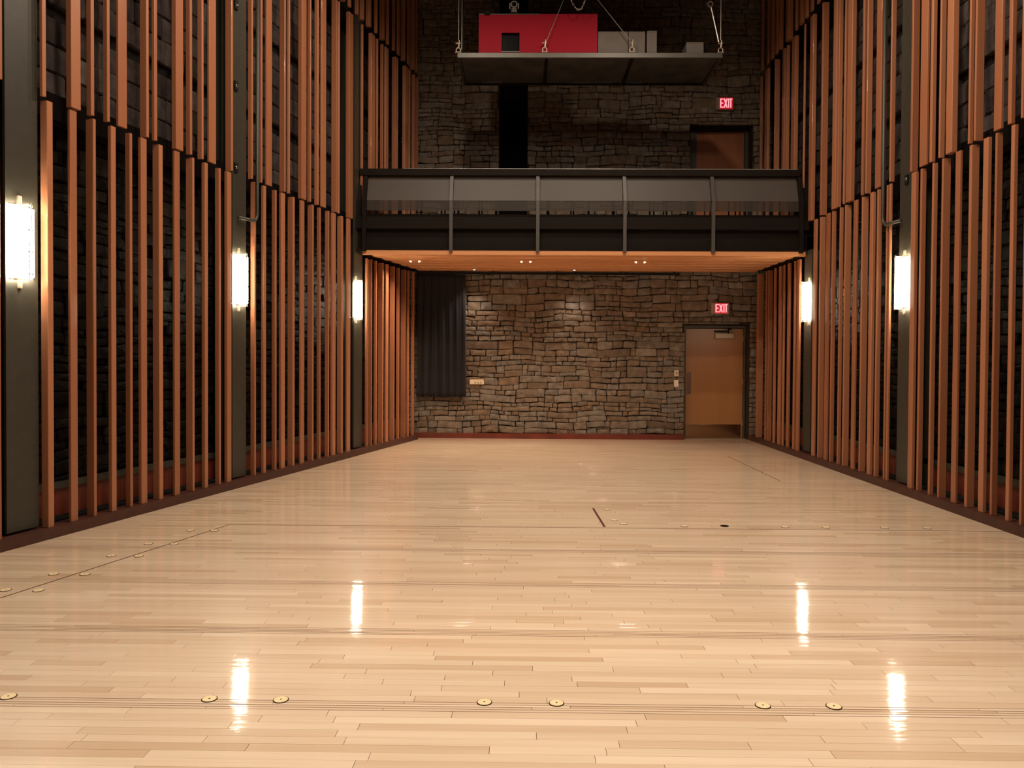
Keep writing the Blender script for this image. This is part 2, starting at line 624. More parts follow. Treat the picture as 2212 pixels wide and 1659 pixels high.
def lay_stones(x0, x1, z0, z1, holes, seed, bandh=(0.17, 0.33), seg=(0.25, 0.75)):
    """Irregular coursed rubble: bands, split into runs, runs split into courses, courses into stones."""
    r = random.Random(seed)
    out = []
    z = z0
    while z < z1 - 0.02:
        H = r.uniform(*bandh)
        if z + H > z1 - 0.08:
            H = z1 - z
        x = x0 - r.uniform(0, 0.3)
        while x < x1:
            W = r.uniform(*seg)
            xa, xb = max(x, x0), min(x + W, x1)
            x += W
            if xb - xa < 0.05:
                continue
            u = r.random()
            nc = 1 if (u < 0.07 and W < 0.45 and H < 0.24) else (2 if u < 0.66 or H < 0.24 else 3)
            cuts = [0.0] + sorted(min(0.9, max(0.1, (k / nc) + r.uniform(-0.13, 0.13))) for k in range(1, nc)) + [1.0]
            for k in range(nc):
                za, zb = z + H * cuts[k], z + H * cuts[k + 1]
                h = zb - za
                xx = xa
                while xx < xb - 0.001:
                    w = min(xb - xx, max(0.09, h * r.uniform(1.2, 4.2)))
                    if xb - (xx + w) < 0.09:
                        w = xb - xx
                    rect = [xx, xx + w, za, zb]
                    xx += w
                    ok = True
                    for (hx0, hx1, hz0, hz1) in holes:
                        if rect[0] < hx1 and rect[1] > hx0 and rect[2] < hz1 and rect[3] > hz0:
                            opts = []
                            if rect[0] < hx0 - 0.04:
                                opts.append([rect[0], hx0, rect[2], rect[3]])
                            if rect[1] > hx1 + 0.04:
                                opts.append([hx1, rect[1], rect[2], rect[3]])
                            if rect[2] < hz0 - 0.04:
                                opts.append([rect[0], rect[1], rect[2], hz0])
                            if rect[3] > hz1 + 0.04:
                                opts.append([rect[0], rect[1], hz1, rect[3]])
                            if not opts:
                                ok = False
                                break
                            rect = max(opts, key=lambda q: (q[1] - q[0]) * (q[3] - q[2]))
                    if ok and rect[1] - rect[0] > 0.03 and rect[3] - rect[2] > 0.02:
                        out.append(tuple(rect))
        z += H
    return out


def stone_verts(rect, r, sd, proud, holes_edges=None, gap=0.0042, wobble=1.0):
    x0, x1, z0, z1 = rect
    w, h = x1 - x0, z1 - z0
    g = gap * r.uniform(0.5, 1.6)
    c = min(w, h)
    j = min(0.012, c * 0.10)
    cc = c * r.uniform(0.10, 0.26)
    pts = []
    # 10-gon: corners knocked off, long edges broken once
    base = [(x0 + g + cc * r.uniform(.2, 1), z0 + g), ((x0 + x1) / 2 + w * r.uniform(-.2, .2), z0 + g), (x1 - g - cc * r.uniform(.2, 1), z0 + g),
            (x1 - g, z0 + g + cc * r.uniform(.2, .9)), (x1 - g, z1 - g - cc * r.uniform(.2, .9)), (x1 - g - cc * r.uniform(.2, 1), z1 - g),
            ((x0 + x1) / 2 + w * r.uniform(-.2, .2), z1 - g), (x0 + g + cc * r.uniform(.2, 1), z1 - g),
            (x0 + g, z1 - g - cc * r.uniform(.2, .9)), (x0 + g, z0 + g + cc * r.uniform(.2, .9))]
    for (x, z) in base:
        a, b_ = wob(x, z, sd)
        k = wobble
        for (h0, h1, g0, g1) in (holes_edges or ()):
            ex, ez = max(h0 - x, x - h1, 0), max(g0 - z, z - g1, 0)
            k = min(k, max(0.0, (math.hypot(ex, ez) - 0.02) / 0.25))
        pts.append((x + (a + r.uniform(-j, j) * 0.6) * k, z + (b_ + r.uniform(-j, j) * 0.8) * k))
    mx = sum(p[0] for p in pts) / 10
    mz = sum(p[1] for p in pts) / 10
    inset = min(0.016, c * 0.14)
    tilt, tilt2 = r.uniform(-0.07, 0.07), r.uniform(-0.09, 0.09)
    vs, fs = [], []
    for (x, z) in pts:
        vs.append((x, 0.055, z))
    for (x, z) in pts:
        vs.append((x, -proud + inset * 0.75, z))
    for (x, z) in pts:
        dx, dz = mx - x, mz - z
        L = math.hypot(dx, dz) + 1e-6
        k = inset / L
        xx, zz = x + dx * k, z + dz * k
        vs.append((xx, -proud - tilt * (xx - mx) - tilt2 * (zz - mz) + r.uniform(-0.003, 0.003), zz))
    vs.append((mx + w * r.uniform(-.15, .15), -proud - r.uniform(0.002, 0.012), mz))
    for lay in (0, 10):
        for i in range(10):
            k = (i + 1) % 10
            fs.append((lay + i, lay + k, lay + 10 + k, lay + 10 + i))
    for i in range(10):
        fs.append((20 + i, 20 + (i + 1) % 10, 30))
    return vs, fs, (mx, mz)


def stone_wall(wall, rects, seed, y, holes, n_parts=300, mat='stone'):
    r = random.Random(seed)
    rects = sorted(rects, key=lambda q: -(q[1] - q[0]) * (q[3] - q[2]))
    stuff = MB()
    for k, rc in enumerate(rects):
        vs, fs, (mx, mz) = stone_verts(rc, r, seed, r.uniform(0.0, 0.03), holes)
        tn = min(1, max(0, r.gauss(0.5, 0.24)))
        if k < n_parts:
            mb = MB()
            mb.add([(a - mx, b_, c - mz) for a, b_, c in vs], fs, tn)
            o = mb.obj('stone', mat, wall, tone=True)
            o.location = (mx, y, mz)
        else:
            stuff.add([(a, b_ + y, c) for a, b_, c in vs], fs, tn)
    if stuff.v:
        tag(stuff.obj('small_stones', mat, wall, tone=True), kind='stuff')


DOOR1 = (3.09, 4.335, -0.1, 2.205)
DOOR2 = (3.156, 4.354, 3.7, 5.975)
SLOT = (-0.466, 0.071, 3.7, 8.9)
WX0, WX1 = -2.55, 4.80

# core of the end wall, with the openings left out
lo = MB()
lo.box((WX0, YB + 0.05, -0.1), (DOOR1[0], YB + 0.42, 3.45))
lo.box((DOOR1[0], YB + 0.05, DOOR1[3]), (DOOR1[1], YB + 0.42, 3.45))
lo.box((DOOR1[1], YB + 0.05, -0.1), (WX1, YB + 0.42, 3.45))
wall_lo = tag(lo.obj('wall_back_lower', 'mortar'), kind='structure')
stone_wall(wall_lo, lay_stones(WX0 + 0.2, WX1 - 0.1, 0.09, 3.22, [DOOR1], 11), 11, YB, [DOOR1])

hi = MB()
hi.box((WX0, YB + 0.05, 3.46), (SLOT[0], YB + 0.42, ZC))
hi.box((SLOT[0], YB + 0.05, SLOT[3]), (SLOT[1], YB + 0.42, ZC))
hi.box((SLOT[1], YB + 0.05, 3.46), (DOOR2[0], YB + 0.42, ZC))
hi.box((DOOR2[0], YB + 0.05, DOOR2[3]), (DOOR2[1], YB + 0.42, ZC))
hi.box((DOOR2[1], YB + 0.05, 3.46), (WX1, YB + 0.42, ZC))
wall_hi = tag(hi.obj('wall_back_upper', 'mortar'), kind='structure')
stone_wall(wall_hi, lay_stones(WX0 + 0.2, WX1 - 0.1, 3.82, 9.1, [DOOR2, SLOT], 23), 23, YB, [DOOR2, SLOT])
tag(MB().box((SLOT[0], YB + 0.27, 3.80), (SLOT[1], YB + 0.40, SLOT[3])).obj('recess_panel', 'void', wall_hi), 'black panel at the back of the tall recess')
tag(MB().box((-2.07, YB - 0.050, 0.0), (DOOR1[0] - 0.005, YB + 0.045, 0.100)).obj('baseboard_back', 'redboard'), kind='structure')
tag(MB().box((DOOR1[1] + 0.005, YB - 0.050, 0.0), (4.42, YB + 0.045, 0.100)).obj('baseboard_back_right', 'redboard'), kind='structure')


# ------------------------------------------------------------------ doors
def door(name, x0, x1, zb, zt, yl, op, leafmat, framemat, full=True):
    """steel frame in a deep stone reveal, veneered leaf, hardware"""
    root = tag(empty(name, ((x0 + x1) / 2, yl, zb)), kind='structure')
    ox, oz = (x0 + x1) / 2, zb
    w2, H = (x1 - x0) / 2, zt - zb
    jl, jr, jt = op[0] - ox, op[1] - ox, op[3] - oz
    fr = MB()
    e = 0.012
    fr.prism([(jl + e, 0), (jl + e, jt - e), (jr - e, jt - e), (jr - e, 0), (w2 + 0.005, 0), (w2 + 0.005, H + 0.012), (-w2 - 0.005, H + 0.012), (-w2 - 0.005, 0)],
             'y', -0.03, 0.10)
    o = fr.obj('door_frame', framemat, root)
    lf = MB().cbox((-w2, 0.0, 0.008), (w2, 0.045, H), 0.003)
    lf.obj('door_leaf', leafmat, root)
    tag(MB().box((jl, 0.105, 0), (jr, 0.135, jt)).obj('backing', 'void', root))
    if full:
        MB().cbox((-w2 + 0.012, -0.004, 0.015), (w2 - 0.030, 0.001, 0.272), 0.0015).obj('kick_plate', 'kick', root)
        MB().cbox((-w2 + 0.020, -0.004, 0.86), (-w2 + 0.105, 0.001, 1.28), 0.0015).obj('push_plate', 'violet', root)
        cl = MB().cbox((0.0, -0.065, H - 0.195), (0.355, -0.001, H - 0.085), 0.008).obj('door_closer', 'door_grey', root)
        arm = MB()
        arm.cbox((-0.03, -0.085, H - 0.062), (0.26, -0.066, H - 0.036), 0.003)
        arm.obj('closer_arm', 'steel_dark', cl)
        MB().cyl((0.25, -0.078, H - 0.095), (0.25, -0.078, H + 0.02), 0.012).obj('arm_pivot', 'steel_dark', cl)
        MB().cbox((0.265, -0.085, H - 0.02), (0.31, 0.0, H + 0.010), 0.003).obj('arm_shoe', 'steel_dark', cl)
        for hz in (0.25, 1.05, 1.88):
            MB().cyl((w2 + 0.002, -0.008, hz), (w2 + 0.002, -0.008, hz + 0.10), 0.008, seg=8).obj('hinge', 'door_grey', root)
    return root


door('door_1', 3.180, 4.285, 0.0, 2.130, YB + 0.30, DOOR1, 'door_wood', 'frame_olive', True)
door('door_2', 3.345, 4.262, 3.80, 5.930, YB + 0.30, DOOR2, 'door_wood_dark', 'frame_olive', False)

# ------------------------------------------------------------------ slatted side walls
# (position along wall, width, depth); left: distance along the splayed wall, right: y of the near edge
L_low = [(-2.513, 0.06, 0.075), (-2.279, 0.076, 0.03), (-2.024, 0.033, 0.085), (-1.813, 0.06, 0.043), (-1.581, 0.035, 0.058), (-1.434, 0.081, 0.04), (-1.185, 0.058, 0.082), (-0.956, 0.082, 0.03), (-0.675, 0.033, 0.088), (-0.471, 0.056, 0.048), (-0.223, 0.036, 0.058), (-0.071, 0.08, 0.045), (0.465, 0.036, 0.06), (0.661, 0.057, 0.043), (0.917, 0.039, 0.055), (1.066, 0.088, 0.04), (1.343, 0.049, 0.085), (1.543, 0.096, 0.03), (1.854, 0.04, 0.082), (2.056, 0.037, 0.05), (2.309, 0.034, 0.06), (2.446, 0.092, 0.045), (2.716, 0.056, 0.078), (2.904, 0.11, 0.03)]
L_under = [(3.6, 0.035, 0.043), (3.762, 0.03, 0.088), (3.937, 0.043, 0.045), (4.2, 0.045, 0.093), (4.344, 0.109, 0.035), (4.681, 0.03, 0.088), (4.897, 0.035, 0.058), (5.185, 0.03, 0.093), (5.349, 0.03, 0.043), (5.586, 0.047, 0.053)]
L_mid = [(-2.556, 0.04, 0.033), (-2.262, 0.105, 0.06), (-2.045, 0.039, 0.055), (-1.857, 0.033, 0.05), (-1.722, 0.11, 0.03), (-1.356, 0.034, 0.082), (-1.247, 0.043, 0.038), (-0.931, 0.113, 0.06), (-0.713, 0.038, 0.058), (-0.52, 0.032, 0.06), (-0.395, 0.121, 0.03), (0.005, 0.036, 0.085), (0.408, 0.03, 0.055), (0.602, 0.037, 0.058), (0.725, 0.121, 0.03), (1.135, 0.035, 0.08), (1.238, 0.033, 0.038), (1.567, 0.124, 0.063), (1.786, 0.035, 0.05), (1.995, 0.037, 0.058), (2.107, 0.132, 0.03), (2.543, 0.03, 0.085), (2.616, 0.041, 0.03), (2.953, 0.135, 0.06), (3.413, 0.03, 0.04), (3.732, 0.149, 0.058), (3.964, 0.038, 0.035), (4.18, 0.03, 0.053), (4.291, 0.128, 0.03), (4.727, 0.047, 0.08), (4.798, 0.035, 0.03), (5.147, 0.155, 0.06), (5.361, 0.046, 0.03), (5.586, 0.035, 0.058), (5.76, 0.03, 0.06)]
L_top = [(2.749, 0.065, 0.07), (2.961, 0.059, 0.043), (3.225, 0.044, 0.055), (3.41, 0.063, 0.06), (3.647, 0.084, 0.068), (3.923, 0.049, 0.05), (4.2, 0.061, 0.082), (4.396, 0.042, 0.05), (4.661, 0.033, 0.055), (4.815, 0.1, 0.033), (5.121, 0.035, 0.082), (5.285, 0.107, 0.03), (5.56, 0.037, 0.085), (5.7, 0.04, 0.04)]
R_under = [(14.24, 0.112, 0.103), (13.782, 0.047, 0.03), (13.651, 0.046, 0.08), (13.299, 0.08, 0.033), (13.024, 0.11, 0.038), (12.857, 0.049, 0.03), (12.616, 0.08, 0.04), (12.337, 0.061, 0.03), (12.151, 0.103, 0.038)]
R_low = [(11.477, 0.107, 0.03), (11.31, 0.04, 0.078), (11.011, 0.104, 0.033), (10.871, 0.04, 0.055), (10.612, 0.035, 0.048), (10.44, 0.037, 0.082), (10.105, 0.096, 0.03), (9.926, 0.034, 0.08), (9.638, 0.087, 0.043), (9.496, 0.035, 0.055), (9.258, 0.03, 0.048), (9.185, 0.032, 0.03), (8.605, 0.095, 0.04), (8.469, 0.038, 0.055), (8.226, 0.036, 0.048), (8.042, 0.034, 0.082), (7.738, 0.084, 0.03), (7.54, 0.045, 0.08), (7.278, 0.079, 0.04), (7.142, 0.031, 0.058), (6.894, 0.05, 0.04), (6.721, 0.03, 0.068)]
R_mid = [(14.239, 0.054, 0.05), (13.84, 0.16, 0.05), (13.434, 0.038, 0.09), (12.96, 0.11, 0.04), (12.836, 0.035, 0.055), (12.46, 0.16, 0.063), (12.048, 0.03, 0.03), (11.69, 0.13, 0.058), (11.313, 0.05, 0.093), (10.814, 0.12, 0.04), (10.724, 0.03, 0.055), (10.524, 0.03, 0.03), (10.307, 0.149, 0.06), (9.944, 0.049, 0.03), (9.84, 0.038, 0.07), (9.466, 0.133, 0.03), (9.371, 0.03, 0.03), (9.2, 0.03, 0.055), (8.7, 0.041, 0.078), (8.391, 0.143, 0.03), (8.282, 0.048, 0.048), (8.119, 0.03, 0.055), (7.897, 0.115, 0.063), (7.586, 0.03, 0.04), (7.488, 0.03, 0.08), (7.093, 0.11, 0.03), (6.948, 0.05, 0.043), (6.785, 0.03, 0.068)]
R_top = [(14.18, 0.1, 0.045), (13.84, 0.09, 0.04), (13.601, 0.097, 0.045), (13.36, 0.1, 0.04), (13.215, 0.039, 0.068), (12.8, 0.13, 0.088), (12.426, 0.069, 0.04), (12.18, 0.111, 0.05), (11.97, 0.077, 0.043), (11.736, 0.092, 0.03), (11.477, 0.088, 0.03), (11.27, 0.11, 0.04)]


def extend(lst, lo_, hi_, seed, gap=(0.09, 0.22)):
    r = random.Random(seed)
    t = lo_
    out = []
    while t < hi_:
        w, d = r.choice(((0.036, 0.085), (0.036, 0.058), (0.085, 0.035), (0.058, 0.045), (0.11, 0.04)))
        out.append((t, w, d))
        t += w + r.uniform(*gap)
    return out


_slat_cache = {}


def slat_mesh(w, d, h):
    key = (round(w, 3), round(d, 3), round(h, 3))
    if key in _slat_cache:
        return _slat_cache[key]
    r = min(0.007, w * 0.18, d * 0.2)
    poly = []
    for (cx, cy, a0) in ((-r, r, -90), (-r, w - r, 0), (-d + r, w - r, 90), (-d + r, r, 180)):
        n = 8 if cx > -d / 2 else 2
        for k in range(n):
            a = math.radians(a0 + 90 * k / (n - 1))
            poly.append((cx + r * math.cos(a), cy + r * math.sin(a)))
    mb = MB().prism(poly, 'z', 0, h)
    _slat_cache[key] = mb.mesh('slat', 'slat')
    return _slat_cache[key]


def norm(w, d):
    return w, d


LANG = -LA


def put_left(wall, lst, z0, z1, jit=0.0):
    for (t, w, d) in lst:
        w, d = norm(w, d)
        o = link('slat', slat_mesh(w, d, z1 - z0), wall)
        p = lw(t, 0, z0)
        o.location = p
        o.rotation_euler = (0, 0, LANG)


def put_right(wall, lst, z0, z1):
    for (y, w, d) in lst:
        w, d = norm(w, d)
        o = link('slat', slat_mesh(w, d, z1 - z0), wall)
        o.location = (RX, y + w, z0)
        o.rotation_euler = (0, 0, math.pi)


SETB = 0.36       # slat face to the wall behind
# core walls
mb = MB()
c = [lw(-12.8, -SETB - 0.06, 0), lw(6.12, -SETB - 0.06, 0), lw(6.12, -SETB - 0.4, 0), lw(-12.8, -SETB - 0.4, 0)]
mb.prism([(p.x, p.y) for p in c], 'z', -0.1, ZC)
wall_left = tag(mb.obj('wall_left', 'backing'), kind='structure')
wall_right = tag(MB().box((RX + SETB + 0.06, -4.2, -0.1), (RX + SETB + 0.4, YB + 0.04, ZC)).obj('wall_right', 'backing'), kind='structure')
wall_front = tag(MB().box((-7.4, -4.5, -0.1), (5.2, -4.2, ZC)).obj('wall_front', 'backing'), kind='structure')
ceiling = tag(MB().box((-7.4, -4.5, ZC), (5.2, 15.1, ZC + 0.2)).obj('ceiling', 'backing'), kind='structure')


# rough dark masonry behind the slats (joined: it only shows in slivers)
def back_masonry(wall, side, u0, u1, seed):
    r = random.Random(seed)
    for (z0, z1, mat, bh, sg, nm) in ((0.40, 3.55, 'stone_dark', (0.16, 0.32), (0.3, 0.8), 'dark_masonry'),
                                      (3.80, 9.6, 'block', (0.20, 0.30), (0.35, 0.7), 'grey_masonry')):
        mb = MB()
        if nm == 'grey_masonry':
            rects = []
            z = z0
            while z < z1:
                h = 0.245
                skip = False
                for a, b_ in ((4.54, 4.66), (5.62, 5.74), (6.66, 6.92)):
                    if z < b_ and z + h > a:
                        if a - z > 0.06:
                            h = a - z
                        else:
                            z = b_
                            skip = True
                        break
                if skip:
                    continue
                u = u0 - r.uniform(0, 0.4)
                while u < u1:
                    w = r.choice((0.2, 0.4, 0.4))
                    rects.append((max(u, u0), min(u + w, u1), z, z + h))
                    u += w
                z += h
        else:
            rects = lay_stones(u0, u1, z0, z1, [], seed, bh, sg)
        for rc in rects:
            if rc[1] - rc[0] < 0.05:
                continue
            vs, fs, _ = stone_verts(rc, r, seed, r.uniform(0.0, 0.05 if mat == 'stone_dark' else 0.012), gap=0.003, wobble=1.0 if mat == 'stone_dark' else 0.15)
            tn = r.random()
            if side == 'L':
                vs = [tuple(lw(u, -SETB - v, z)) for (u, v, z) in vs]
            else:
                vs = [(RX + SETB + v, u, z) for (u, v, z) in vs]
                fs = [f[::-1] for f in fs]
            mb.add(vs, fs, tn)
        tag(mb.obj(nm, mat, wall, tone=True), kind='stuff')


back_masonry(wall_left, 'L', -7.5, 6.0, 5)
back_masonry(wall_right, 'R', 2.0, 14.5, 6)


def oriented_box(mb, side, u0, u1, d0, d1, z0, z1):
    """box in wall coordinates: u along, d toward the room from the slat plane"""
    if side == 'L':
        c = [lw(u0, d0, 0), lw(u0, d1, 0), lw(u1, d1, 0), lw(u1, d0, 0)]
    else:
        c = [Vector((RX - d0, u0, 0)), Vector((RX - d0, u1, 0)), Vector((RX - d1, u1, 0)), Vector((RX - d1, u0, 0))]
    mb.prism([(p.x, p.y) for p in c], 'z', z0, z1)
    return mb


for side, wall, u0, u1 in (('L', wall_left, -7.6, 5.72), ('R', wall_right, 1.9, 14.50)):
    nm = 'left' if side == 'L' else 'right'
    tag(oriented_box(MB(), side, u0, u1, -0.13, 0.045, 0.0, 0.085).obj('baseboard_' + nm, 'plinth'), kind='structure')
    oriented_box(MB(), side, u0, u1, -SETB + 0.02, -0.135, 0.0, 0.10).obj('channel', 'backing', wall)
    oriented_box(MB(), side, u0, u1, -SETB + 0.025, -SETB + 0.06, 0.10, 0.34).obj('skirting_board', 'redboard', wall)
    oriented_box(MB(), side, u0, u1, -SETB + 0.015, -SETB + 0.085, 0.342, 0.40).obj('ledge', 'steel', wall)
    for (za, zb) in ((3.56, 3.78), (6.68, 6.90)):
        oriented_box(MB(), side, u0, u1, -SETB + 0.05, -0.15, za, zb).obj('rail', 'void', wall)

Z0, Z1, Z2, Z3, Z4 = 0.088, 3.640, 3.668, 6.775, 6.86
put_left(wall_left, L_low, Z0, Z1)
put_left(wall_left, L_mid[:24], Z2, Z3)
put_left(wall_left, L_mid[24:], 3.805, Z3)
put_left(wall_left, L_top, Z4, 9.8)
put_left(wall_left, L_under, Z0, 3.125)
put_left(wall_left, extend([], -6.4, -3.15, 31) + [(-3.005, 0.060, 0.045)], Z0, Z1)
put_left(wall_left, extend([], -6.4, -3.20, 32) + [(-3.020, 0.100, 0.045)], Z2, Z3)
put_right(wall_right, R_low, Z0, Z1)
put_right(wall_right, R_mid[7:], Z2, Z3)
put_right(wall_right, R_mid[:7], 3.805, Z3)
put_right(wall_right, R_top, Z4, 9.8)
put_right(wall_right, R_under, Z0, 3.125)
put_right(wall_right, extend([], 3.0, 5.6, 33) + extend([], 6.15, 6.62, 34), Z0, Z1)
put_right(wall_right, extend([], 3.0, 5.6, 35) + extend([], 6.15, 6.68, 36), Z2, Z3)


# steel columns: wide-flange sections facing the room
def column(side, uc, wall, z1=10.2, w=0.30):
    mb = MB()
    hw, wb = w / 2, 0.012
    prof = [(-hw, -0.060), (-hw, -0.085), (-wb, -0.085), (-wb, -0.275), (-hw, -0.275), (-hw, -0.300),
            (hw, -0.300), (hw, -0.275), (wb, -0.275), (wb, -0.085), (hw, -0.085), (hw, -0.060)]
    if side == 'L':
        c_ = [lw(uc + a, d, 0) for a, d in prof]
    else:
        c_ = [Vector((RX - d, uc + a, 0)) for a, d in prof]
    mb.prism([(p.x, p.y) for p in c_], 'z', 0.105, z1)
    return tag(mb.obj('steel_column', 'steel', wall), 'olive grey steel column')


column('L', -2.70, wall_left)
column('L', 0.245, wall_left, w=0.27)
column('L', 3.40, wall_left)
column('L', -5.75, wall_left)
column('R', 8.93, wall_right, w=0.29)
column('R', 11.95, wall_right, 3.24)
column('R', 5.90, wall_right)


# ------------------------------------------------------------------ sconces
def sconce(side, u, label):
    if side == 'L':
        loc, rz = lw(u, -0.060, 2.13), LANG
    else:
        loc, rz = Vector((RX + 0.060, u, 2.13)), math.pi
    root = tag(empty('wall_sconce', loc, rz), label, 'wall light', 'twin tube sconces on the steel columns')
    H = 0.605
    MB().cbox((0.0, -0.020, -0.065), (0.016, 0.020, H + 0.075), 0.003).obj('back_bar', 'rust', root)
    for s in (-1, 1):
        tb = MB()
        tb.cyl((0.048, 0.062 * s, 0.015), (0.048, 0.062 * s, H - 0.012), 0.017, seg=12)
        t = tb.obj('tube', 'tube', root, smooth=False)
        for za, zb in ((-0.004, 0.016), (H - 0.013, H + 0.006)):
            MB().cyl((0.048, 0.062 * s, za), (0.048, 0.062 * s, zb), 0.019, seg=12).obj('tube_cap', 'plate', t)
        # curved frosted wing, from the spine out to the column edge
        wing = []
        for k in range(7):
            a = k / 6
            yy = (0.017 + 0.093 * a) * s
            xx = 0.112 - 0.096 * a ** 2.1
            wing.append((xx, yy))
        inner = [(x - 0.004, y) for x, y in reversed(wing)]
        poly = wing + inner
        if s < 0:
            poly = poly[::-1]
        MB().prism(poly, 'z', 0.030, H - 0.034).obj('diffuser', 'diffuser', root)
        # thin top and bottom brackets
        for zz in (0.0, H - 0.008):
            bp = [(0.108, 0.006 * s), (0.112, 0.006 * s), (0.026, 0.113 * s), (0.022, 0.113 * s)]
            MB().prism(bp if s > 0 else bp[::-1], 'z', zz, zz + 0.006).obj('bracket', 'rust', root)
        MB().cyl((0.116, 0.011 * s, -0.015), (0.116, 0.011 * s, H + 0.012), 0.0042, seg=8).obj('spine_rod', 'rust', root)
    for zz in (0.0, H):
        MB().box((0.012, -0.013, zz - 0.004), (0.110, 0.013, zz + 0.004)).obj('stand_off', 'chrome', root)
    for zz in (0.05, 0.225, 0.40, 0.575):
        for s in (-1, 1):
            MB().box((0.112, 0.016 * s - 0.005, zz - 0.0045), (0.126, 0.016 * s + 0.005, zz + 0.0045)).obj('clip', 'black', root)
    return root


sconce('L', -2.73, 'lit twin tube sconce on the nearest left steel column')
sconce('L', 0.22, 'lit twin tube sconce on the middle left column under the bent conduit')
sconce('L', 3.30, 'lit twin tube sconce on the left column at the balcony corner')
sconce('R', 8.93, 'lit twin tube sconce on the right column under the bent conduit')
sconce('R', 11.88, 'lit twin tube sconce on the right column at the balcony corner')


# ------------------------------------------------------------------ conduits and small boxes on the columns
def bend(p0, corner, p1, r=0.10, n=7):
    p0, c, p1 = Vector(p0), Vector(corner), Vector(p1)
    a = c + (p0 - c).normalized() * r
    b_ = c + (p1 - c).normalized() * r
    pts = [p0]
    for k in range(n + 1):
        t = k / n
        pts.append(a * (1 - t) ** 2 + c * 2 * t * (1 - t) + b_ * t ** 2)
    pts.append(p1)
    return pts


pl0, pl1, pl2 = lw(0.47, 0.035, 7.6), lw(0.47, 0.035, 3.16), lw(0.17, -0.02, 3.16)
co = MB().tube(bend(pl0, pl1, pl2), 0.021, 12).obj('conduit', 'steel', smooth=True)
tag(co, 'painted conduit bending onto the middle left steel column', 'pipe', 'bent conduits on the side walls')
pr0, pr1, pr2 = Vector((RX - 0.035, 9.30, 7.6)), Vector((RX - 0.035, 9.30, 3.16)), Vector((RX + 0.02, 8.98, 3.16))
co = MB().tube(bend(pr0, pr1, pr2), 0.021, 12).obj('conduit', 'steel', smooth=True)
tag(co, 'painted conduit bending onto the right steel column', 'pipe', 'bent conduits on the side walls')


def socket_box(side, u, z, label):
    loc, rz = (lw(u, -0.060, z), LANG) if side == 'L' else (Vector((RX + 0.06, u, z)), math.pi)
    root = tag(empty('socket_box', loc, rz), label, 'socket box', 'black socket boxes on the columns')
    MB().cbox((0.0, -0.032, -0.055), (0.022, 0.032, 0.055), 0.004).obj('housing', 'black', root)
    MB().torus((0.024, 0, 0.004), (1, 0, 0), 0.014, 0.004, 12, 5).obj('socket_ring', 'alu', root)
    return root


socket_box('L', 0.165, 5.63, 'small black socket box on the middle left column, topmost of three')
socket_box('L', 0.165, 4.69, 'small black socket box on the middle left column, middle of three')
socket_box('L', 0.165, 3.74, 'small black socket box on the middle left column, lowest of three')
socket_box('R', 8.90, 3.62, 'small black socket box on the right column above the bent conduit')

# ------------------------------------------------------------------ balcony
slab = tag(empty('floor_balcony', (0.9, YBAL, 3.2)), kind='structure')
bal = tag(empty('balcony_railing', (0.9, YBAL, 3.2)), 'dark steel railing with leaning glass along the balcony front', 'railing')
BO = bal.location.copy()


def bpart(name, mbx, mat, smooth=False, parent=None):
    o = mbx.obj(name, mat, parent or bal, smooth)
    o.location = -BO
    return o


def lx(y, d=0.0):
    """x of the left slat plane (plus d toward the room) at y"""
    return LP0.x + (y - LP0.y) * math.tan(LA) + d / math.cos(LA)


BX0, BX1 = -2.655, 4.455
fl = MB()
yk, yb = YBAL + 0.10, YB - 0.06
fl.prism([(lx(yk) - 0.20, yk), (RX + 0.20, yk), (RX + 0.20, yb), (lx(yb) - 0.20, yb)], 'z', 3.47, 3.80)
bpart('floor_slab', fl, 'steel_dark', parent=slab)
bm_ = MB()
bm_.prism([(YBAL + 0.02, 3.225), (YBAL + 0.16, 3.225), (YBAL + 0.16, 3.245), (YBAL + 0.11, 3.245), (YBAL + 0.11, 3.554), (YBAL + 0.09, 3.554),
           (YBAL + 0.09, 3.245), (YBAL + 0.02, 3.245)], 'x', BX0, BX1)
bpart('fascia_beam', bm_, 'steel_dark', parent=slab)
bpart('curb', MB().cbox((BX0, YBAL + 0.0, 3.555), (BX1, YBAL + 0.16, 3.742), 0.006), 'steel_dark', parent=slab)
# wooden nosing in front of the soffit
bpart('soffit_nosing', MB().cbox((-2.525, YBAL + 0.03, 3.150), (4.41, YBAL + 0.075, 3.222), 0.004), 'soffit', parent=slab)
nb = 13
y = YBAL + 0.085
bw = (YB - 0.10 - y) / nb
for k in range(nb):
    y0, y1 = y + bw * k + 0.004, y + bw * (k + 1) - 0.004
    zz = 3.180 + (0.010 if k % 2 else 0.0)
    b2 = MB()
    b2.prism([(lx(y0) + 0.010, y0), (RX - 0.010, y0), (RX - 0.010, y1), (lx(y1) + 0.010, y1)], 'z', zz, zz + 0.022)
    bpart('soffit_board', b2, 'soffit', parent=slab)
sb = MB()
sb.prism([(lx(yk) - 0.20, yk + 0.02), (RX + 0.20, yk + 0.02), (RX + 0.20, yb), (lx(yb) - 0.20, yb)], 'z', 3.215, 3.235)
bpart('soffit_deck', sb, 'sub', parent=slab)

